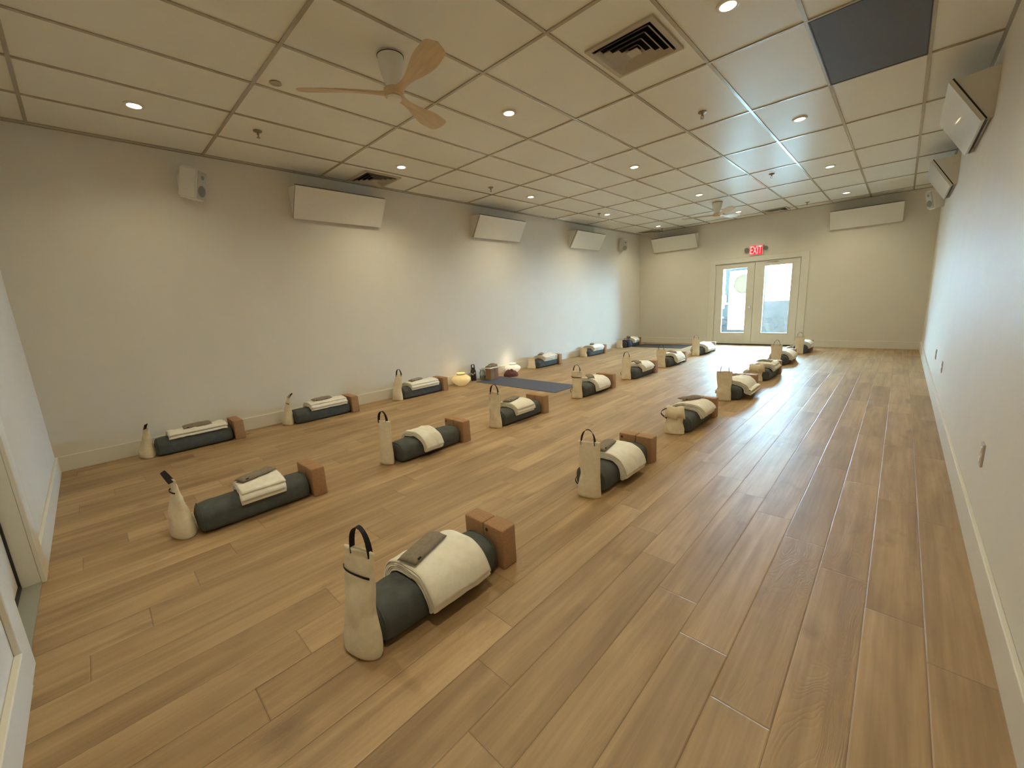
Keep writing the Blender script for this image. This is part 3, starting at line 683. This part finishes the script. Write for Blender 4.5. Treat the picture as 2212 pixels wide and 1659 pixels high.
def bag(x, y, label, seed, wb=0.175, wt=0.165, h=0.385, db=0.085, lean=0.02, leanx=0.0, handle='up', hx=0.0, band=0.0, loop=False, crump=0.0062, rz=0.28, flap=False, hh=0.085, bulge=0.0):
    t = empty('canvas_bag', (x, y, 0), label, 'bag', 'cream canvas bags at the bolster ends', rz)
    bag_mb(wb, wt, h, db, lean, seed, leanx, crump, bulge).obj('bag_body', M['canvas'], t, 180)
    def bandring(z, hw, name, half=True):
        tt = z / h; cy = lean * tt ** 1.3; cx = leanx * tt ** 1.5; ss = tt * tt * (3 - 2 * tt); w = wb + (wt - wb) * ss
        d = db * (1 - tt ** 1.15) * (0.95 + 0.15 * math.sin(PI * min(1, tt * 1.7))) + 0.010 + 0.012
        pts = []
        for k in range(17):
            a_ = PI + PI * k / 16; c, s_ = math.cos(a_), math.sin(a_)
            if k > 12 and half: break
            pts.append((cx + math.copysign(abs(c) ** 0.75, c) * (w / 2 + 0.003), cy + math.copysign(abs(s_) ** 1.15, s_) * d / 2, z - 0.0012 * k))
        MB().ribbon(pts, (0, 0, 1), hw, 0.002).obj(name, M['black'], t, 40)
    if band: bandring(band * h, 0.009, 'black_tie')
    if handle == 'up':
        pts = [(leanx + hx - 0.048 * math.cos(PI * k / 16) * (1.0 if k not in (0, 16) else 1.02), lean + 0.0, h - 0.025 + (hh + 0.025) * math.sin(PI * k / 16) ** 0.85) for k in range(17)]
        wd_ = [Vector((0.35 * math.sin(k * 0.5), 1, 0)) for k in range(17)]
        MB().ribbon(pts, wd_, 0.022, 0.0022).obj('carry_handle', M['black'], t, 50)
    elif handle == 'flop':      # handle lies over towards hx
        pts = [(leanx + hx * math.sin(PI * k / 16) * 1.0 - 0.030 * math.cos(PI * k / 16), lean + 0.012 * math.cos(PI * k / 16) - 0.008, h - 0.012 + 0.050 * math.sin(PI * k / 16)) for k in range(17)]
        MB().ribbon(pts, (0, 1, 0.4), 0.026, 0.0025).obj('carry_handle', M['black'], t, 50)
    elif handle == 'side':      # hangs down the folded left side
        pts = [(leanx - wt * 0.42 - 0.055 * math.sin(PI * k / 12), lean - 0.030, h - 0.005 - 0.105 * k / 12) for k in range(13)]
        MB().ribbon(pts, (0, 1, 0.2), 0.026, 0.0025).obj('carry_handle', M['black'], t, 50)
    if loop:
        pts = [(-wb / 2 - 0.016 * math.sin(PI * k / 10), 0.0, 0.075 + 0.062 * k / 10) for k in range(11)]
        MB().ribbon(pts, (0, 1, 0), 0.014, 0.002).obj('side_loop', M['black'], t, 50)
    if flap:        # top turned over to the front
        fb = MB(); rows = []
        for i in range(9):
            q = i / 8; rows.append([Vector((leanx - wt / 2 + wt * k / 10 - 0.030 * q * math.sin(k), lean - 0.016 - 0.034 * math.sin(PI * 0.8 * q) , h + 0.006 - 0.115 * q + 0.012 * math.sin(k * 0.9))) for k in range(11)])
        fb.grid(rows); o = fb.obj('folded_flap', M['canvas'], t, 180); add_mods(o, 0.004)
    return t

ORD = ['nearest the camera', 'second from the camera', 'third from the camera', 'fourth from the camera', 'fifth from the camera', 'sixth from the camera', 'closest to the doors']
ROWN = {'L': 'wall-side row', 'M': 'middle row', 'R': 'open-floor row'}
CX = {'L': 0.200, 'M': 2.425, 'R': 4.098}
# code: (y0, y1, block dx, blanket kind, pillow tuple or None, bag kwargs)
SETS = {
 'R1': (0.605, 1.235, 0, dict(c=0.945, ln=0.325, zl=0.06, zr=0.058, layers=5, gap=0.0118, skew=0.10), (-0.030, 0.905, 0.2365, 0.32, 0.0, 0.0), dict(x=4.145, y=0.560, wb=0.185, wt=0.165, h=0.43, db=0.095, lean=0.035, leanx=0.005, band=0.80, hh=0.095, hx=0.012)),
 'R2': (2.265, 2.930, 0, dict(c=2.60, ln=0.30, zl=0.05, zr=0.050, layers=5, gap=0.0118, skew=0.05), (-0.055, 2.56, 0.236, 0.15, 0, -0.12), dict(x=4.143, y=2.205, wb=0.165, wt=0.150, h=0.385, lean=0.02, loop=True, hx=-0.01)),
 'R3': (3.86, 4.48, 0, dict(c=4.22, ln=0.30, zl=0.03, zr=0.10, layers=6, gap=0.0125, wr=0.008), (-0.04, 4.26, 0.250, -0.5, 0.0, 0.0), dict(x=4.09, y=3.795, wb=0.175, wt=0.165, h=0.265, lean=0.01, handle='side', flap=True, crump=0.008, bulge=0.02)),
 'R4': (5.42, 6.05, 0.03, dict(c=5.72, ln=0.44, zl=0.03, zr=0.055, layers=4, gap=0.017, flare_l=0.05, flare_r=0.085, wr=0.010), (-0.10, 5.92, 0.248, 1.3, 0.0, 0.0), dict(x=4.078, y=5.355, wb=0.165, wt=0.175, h=0.37, lean=0.01, hh=0.095)),
 'R5': (6.83, 7.46, 0.05, dict(c=7.18, ln=0.40, zl=0.03, zr=0.12, layers=5, gap=0.014, flare_l=0.13, flare_r=0.0, wr=0.012), (-0.02, 7.20, 0.268, 1.2, 0.0, 0.0), dict(x=4.112, y=6.765, wb=0.175, wt=0.185, h=0.25, lean=0.0, handle='none', flap=True, crump=0.009)),
 'R6': (8.40, 9.03, 0, dict(c=8.74, ln=0.42, zl=0.03, zr=0.07, layers=5, gap=0.014, flare_l=0.05, flare_r=0.05, wr=0.010), None, dict(x=4.065, y=8.335, wb=0.150, wt=0.175, h=0.37, lean=0.0)),
 'R7': (10.09, 10.66, 0.05, dict(c=10.4, ln=0.42, zl=0.03, zr=0.09, layers=5, gap=0.015, flare_l=0.11, flare_r=0.09, wr=0.010), None, dict(x=4.150, y=10.02, wb=0.150, wt=0.170, h=0.36, lean=0.0)),
 'M1': (0.295, 0.940, 0, dict(c=0.655, ln=0.27, zl=0.12, zr=0.125, layers=5, gap=0.0125, skew=-0.05, wr=0.006), (-0.045, 0.655, 0.236, 0.32, 0, -0.06), dict(x=2.415, y=0.225, wb=0.185, wt=0.075, h=0.37, db=0.11, lean=0.010, leanx=-0.022, handle='flop', hx=-0.085, band=0.82, crump=0.007, bulge=0.02)),
 'M2': (1.72, 2.370, 0, dict(c=2.00, ln=0.19, zl=0.10, zr=0.055, layers=5, gap=0.0115, skew=0.16, wr=0.008), None, dict(x=2.405, y=1.655, wb=0.150, wt=0.145, h=0.385, lean=0.02, crump=0.007, hx=-0.015)),
 'M3': (3.00, 3.635, 0, dict(c=3.30, ln=0.30, zl=0.06, zr=0.100, layers=5, gap=0.0122, skew=0.05, wr=0.006), (-0.035, 3.27, 0.242, 0.25, 0, -0.08), dict(x=2.465, y=2.945, wb=0.155, wt=0.145, h=0.395, lean=0.01, crump=0.006)),
 'M4': (4.59, 5.265, 0, dict(c=4.98, ln=0.32, zl=0.06, zr=0.055, layers=5, gap=0.0122, skew=0.05, wr=0.006), (-0.03, 4.93, 0.241, 0.75, 0, 0), dict(x=2.455, y=4.525, wb=0.155, wt=0.150, h=0.38, lean=0.01, band=0.80, loop=True)),
 'M5': (6.08, 6.740, 0, dict(c=6.44, ln=0.34, zl=0.06, zr=0.085, layers=6, gap=0.0122, skew=0.03, wr=0.007), (-0.02, 6.36, 0.252, 0.85, 0, 0), dict(x=2.408, y=6.015, wb=0.155, wt=0.150, h=0.375, lean=0.01, loop=True)),
 'M6': (7.42, 8.080, 0, dict(c=7.80, ln=0.36, zl=0.04, zr=0.050, layers=5, gap=0.0135, flare_r=0.05, wr=0.012), (0.0, 7.80, 0.256, 0.85, 0, 0), dict(x=2.408, y=7.355, wb=0.170, wt=0.165, h=0.345, lean=0.01, crump=0.007)),
 'M7': (9.17, 9.870, 0, dict(c=9.53, ln=0.46, zl=0.04, zr=0.060, layers=5, gap=0.0135, flare_l=0.05, wr=0.011), None, dict(x=2.43, y=9.10, wb=0.150, wt=0.155, h=0.37, lean=0.01)),
 'L1': (0.305, 0.940, 0, dict(c=0.655, ln=0.50, zl=0.12, zr=0.150, layers=4, gap=0.0122, wr=0.009), (0.010, 0.66, 0.234, 0.0, 0, 0.15), dict(x=0.185, y=0.235, wb=0.200, wt=0.125, h=0.300, db=0.10, lean=0.045, leanx=-0.02, handle='flop', hx=0.05, crump=0.011)),
 'L2': (1.615, 2.290, 0, dict(c=2.02, ln=0.46, zl=0.12, zr=0.135, layers=5, gap=0.0125, wr=0.010), (0.0, 1.98, 0.244, 0.05, 0, 0.10), dict(x=0.180, y=1.56, wb=0.165, wt=0.070, h=0.350, db=0.10, lean=0.055, leanx=0.015, handle='flop', hx=0.07, band=0.78, crump=0.010)),
 'L3': (3.13, 3.815, 0, dict(c=3.50, ln=0.50, zl=0.12, zr=0.128, layers=5, gap=0.0125, wr=0.008), (-0.02, 3.43, 0.248, 0.25, 0, 0), dict(x=0.235, y=3.065, wb=0.190, wt=0.140, h=0.375, db=0.09, lean=0.06, leanx=0.02, crump=0.006)),
 'L4': (6.25, 6.880, 0.045, dict(c=6.60, ln=0.42, zl=0.08, zr=0.125, layers=6, gap=0.0135, wr=0.012), (-0.03, 6.50, 0.262, 0.5, 0, 0), dict(x=0.205, y=6.185, wb=0.190, wt=0.150, h=0.215, lean=0.0, handle='none', crump=0.008)),
 'L5': (8.12, 8.745, 0.045, dict(c=8.47, ln=0.44, zl=0.08, zr=0.110, layers=6, gap=0.0135, wr=0.009), (-0.02, 8.44, 0.262, 0.5, 0, 0), dict(x=0.225, y=8.055, wb=0.180, wt=0.170, h=0.215, lean=0.0, handle='none', crump=0.006)),
 'L6': (9.93, 10.62, 0.045, dict(c=10.40, ln=0.30, zl=0.08, zr=0.105, layers=6, gap=0.0135, wr=0.009), (-0.02, 10.30, 0.262, 0.5, 0, 0), dict(x=0.175, y=9.865, wb=0.170, wt=0.160, h=0.205, lean=0.0, handle='none', crump=0.006)),
}
BAGLOOK = {'R1': 'upright cream canvas bag with black handle and tie', 'R3': 'cream canvas bag with its top folded over', 'R5': 'short cream canvas bag folded at the top', 'M1': 'crumpled cream canvas bag with drooping handle',
           'L1': 'slumped cream canvas bag with drooping handle', 'L2': 'narrow-topped cream canvas bag with drooping handle', 'L4': 'short cream canvas bag without visible handle', 'L5': 'short cream canvas bag without visible handle', 'L6': 'short cream canvas bag without visible handle'}
for i, (code, (y0, y1, dx, bl, ep, bg)) in enumerate(SETS.items()):
    r, n = code[0], int(code[1]); rn = ROWN[r]
    od = ORD[n - 1] if not (r == 'L' and n == 6) else ORD[6]
    cx = CX[r] + (dx if r != 'L' else dx * 0.6)
    place_bolster(cx, y0, y1, 'charcoal bolster under a blanket, %s in the %s' % (od, rn), i + 1)
    c = bl.pop('c'); mb, top = blanket(bl.pop('ln'), bl.pop('zl') * 0.92, bl.pop('zr') * 0.92, bl.pop('layers'), bl.pop('gap') * 0.86, i * 7 + 3, **bl)
    o = mb.obj('folded_blanket', M['blanket'], None, 180, (cx, c, 0)); add_mods(o, 0.0075)
    tag(o, 'folded white blanket draped over the bolster %s in the %s' % (od, rn), 'blanket', 'white blankets folded over the bolsters')
    if ep: eye_pillow(cx + ep[0], ep[1], BHt + top + 0.011 - BHt * 0.54 * (1 - (1 - abs(ep[0] / (BW / 2)) ** 2.8) ** (1 / 2.8)), ep[3], 'taupe eye pillow on the blanket %s in the %s' % (od, rn), i, ep[4], ep[5])
    for s_, nm in ((-1, 'left'), (1, 'right')):
        em = {('R1', 1): -0.045, ('R2', -1): -0.045, ('M2', -1): -0.045}.get((code, s_))
        block(cx + s_ * 0.0722, y1 + 0.014 + (0.003 if s_ > 0 else 0), '%s tan block of the standing pair, %s in the %s' % (nm, od, rn), em, 0.0)
    bx, by = bg.pop('x'), bg.pop('y') - 0.014
    bag(bx, by, '%s, %s in the %s' % (BAGLOOK.get(code, 'upright cream canvas bag with black handle'), od, rn), i * 1.7 + 0.5, **bg)

mb, top = blanket(0.13, 0.03, 0.02, 2, 0.008, 77, wr=0.004)
o = mb.obj('navy_cloth', M['navy'], None, 180, (CX['L'] + 0.027, 10.03, 0)); add_mods(o, 0.004)
tag(o, 'dark navy cloth over the near end of the wall-side bolster closest to the doors', 'cloth')

# ---------------------------------------------------------------- the teacher's place by the wall
tag(MB().box((0.24, 4.615, 0.0), (2.0, 5.225, 0.006), 0.002).obj('yoga_mat', M['mat_grey']), 'blue-grey exercise mat laid out from the wall beside the lanterns', 'mat')
tag(MB().box((0.36, 10.18, 0.0), (1.70, 10.98, 0.006), 0.002).obj('yoga_mat', M['mat_dark']), 'dark grey exercise mat along the end wall by the doors', 'mat')
def pot(x, y, label, m_, R_, hgt, watt, col):
    t = empty('glowing_pot', (x, y, 0), label, 'lantern', 'round glowing pots by the wall')
    pr2 = [(0.001, 0.0), (R_ * 0.42, 0.0), (R_ * 0.62, hgt * 0.10), (R_ * 0.92, hgt * 0.34), (R_, hgt * 0.50), (R_ * 0.93, hgt * 0.62), (R_ * 0.66, hgt * 0.78), (R_ * 0.40, hgt * 0.86), (R_ * 0.36, hgt * 0.92), (R_ * 0.30, hgt * 0.90), (R_ * 0.28, hgt * 0.80), (0.001, hgt * 0.78)]
    def smooth(pr):
        out = []
        for a_, b_ in zip(pr, pr[1:]): out += [a_, ((a_[0] + b_[0]) / 2, (a_[1] + b_[1]) / 2)]
        return out + [pr[-1]]
    MB().lathe(pr2, 48, wob=lambda a_, z: 1 + 0.022 * abs(math.cos(5 * a_))).obj('pot_shell', M[m_], t, 60)
    MB().lathe([(R_ * 0.37, hgt * 0.90), (R_ * 0.45, hgt * 0.95), (R_ * 0.45, hgt), (R_ * 0.36, hgt * 1.0), (R_ * 0.30, hgt * 0.93)], 40).obj('pot_rim', M[m_], t, 40)
    MB().lathe([(R_ * 0.41, hgt * 0.865), (R_ * 0.44, hgt * 0.875), (R_ * 0.42, hgt * 0.895), (R_ * 0.37, hgt * 0.89)], 40).obj('neck_band', M['gasket'], t, 40)
    l = bpy.data.lights.new('pot_glow', 'POINT'); l.energy = watt; l.color = col; l.shadow_soft_size = 0.05
    lo = bpy.data.objects.new('pot_glow', l); C.objects.link(lo); lo.parent = t; lo.location = (0, 0, hgt + 0.07)
pot(0.225, 4.30, 'squat yellow glowing pot with a short neck by the black bottle', 'potyellow', 0.165, 0.215, 0.22, (1.0, 0.72, 0.35))
pot(0.160, 5.66, 'squat white glowing pot with a short neck behind the plum cloth', 'potwhite', 0.155, 0.185, 0.30, (1.0, 0.82, 0.5))
t = empty('drink_bottle', (0.085, 4.70, 0), 'black bottle with loop lid standing beside the yellow pot', 'bottle')
MB().lathe([(0.001, 0), (0.048, 0), (0.050, 0.01), (0.050, 0.17), (0.045, 0.19), (0.030, 0.205), (0.001, 0.205)], 32).obj('bottle_body', M['darkbottle'], t, 40)
MB().lathe([(0.001, 0.205), (0.036, 0.205), (0.037, 0.235), (0.001, 0.237)], 28).obj('bottle_lid', M['darkbottle'], t, 40)
MB().ribbon([(0.0, -0.030, 0.232), (0.0, -0.032, 0.272), (0.0, -0.024, 0.288), (0.0, 0.0, 0.291), (0.0, 0.024, 0.288), (0.0, 0.032, 0.272), (0.0, 0.030, 0.232)], (1, 0, 0), 0.022, 0.009).obj('loop_handle', M['darkbottle'], t, 30)
for k, (an, zz) in enumerate(((-0.9, 0.12), (-0.2, 0.14), (-1.5, 0.13))):
    MB().cyl((0.0505 * math.cos(an), 0.0505 * math.sin(an), zz), 0.016, 0.003, 16, mtx=Matrix.Rotation(an, 4, 'Z') @ Matrix.Rotation(PI / 2, 4, 'Y')).obj('sticker', M['silver'], t)
t = empty('glass_jar', (0.155, 4.86, 0.0), 'clear glass jar between the black bottle and the stacked blocks', 'jar')
MB().lathe([(0.001, 0), (0.055, 0), (0.062, 0.02), (0.060, 0.13), (0.045, 0.155), (0.045, 0.175), (0.041, 0.175), (0.041, 0.155), (0.056, 0.13), (0.056, 0.02), (0.001, 0.012)], 32).obj('jar_wall', M['jar'], t, 40)
MB().lathe([(0.001, 0.176), (0.048, 0.176), (0.050, 0.186), (0.001, 0.190)], 28).obj('jar_lid', M['steel'], t, 40)
MB().lathe([(0.001, 0.012), (0.050, 0.02), (0.052, 0.07), (0.001, 0.08)], 24).obj('jar_contents', M['silver'], t, 50)
for k, (yy, nm) in enumerate(((4.86, 'nearer'), (4.96, 'farther'))):
    o = block(0.300, yy, 'tan block on the mat under the white board, %s one' % nm, None, 0.0)
    o['group'] = 'tan blocks carrying the white board'
tag(MB().box((0.20, 4.80, 0.2165), (0.43, 5.10, 0.232), 0.003).obj('white_board', M['blanket']), 'thin white board resting on two tan blocks', 'board')
eye_pillow(0.30, 4.92, 0.246, 0.5, 'brown eye pillow on the white board, lower of two', 50, sz=(0.11, 0.22))
eye_pillow(0.29, 5.00, 0.266, 1.3, 'brown eye pillow on the white board, upper of two', 51, sz=(0.10, 0.21))
def heap(x, y, rx, ry, hz_, label, m_, seed, name='crumpled_cloth', cat='cloth'):
    mb = MB(); rows = []; n, m = 16, 40
    for i in range(n + 1):
        f_ = i / n; row = []
        for k in range(m):
            a_ = 2 * PI * k / m; rr = math.sin(PI / 2 * (1 - f_)) ** 0.7 if f_ < 1 else 0.02
            q = 1 + 0.22 * noise.noise(Vector((math.cos(a_) * 2.3 + seed, math.sin(a_) * 2.3, f_ * 2.6))) + 0.10 * noise.noise(Vector((math.cos(a_) * 7 + seed, math.sin(a_) * 7, f_ * 7)))
            row.append(Vector((rx * rr * q * math.cos(a_), ry * rr * q * math.sin(a_), max(0.0, hz_ * math.sin(f_ * PI / 2) * (0.9 + 0.25 * noise.noise(Vector((a_ * 1.1, seed, f_ * 3))))))))
        rows.append(row)
    vs = mb.grid(rows, True); mb.bm.faces.new(vs[0][::-1]); mb.bm.faces.new(vs[-1])
    return tag(mb.obj(name, M[m_], None, 180, (x, y, 0)), label, cat)
heap(0.39, 5.36, 0.13, 0.13, 0.125, 'crumpled plum shawl heaped on the floor beside the mat', 'plum', 3.0, 'crumpled_shawl')
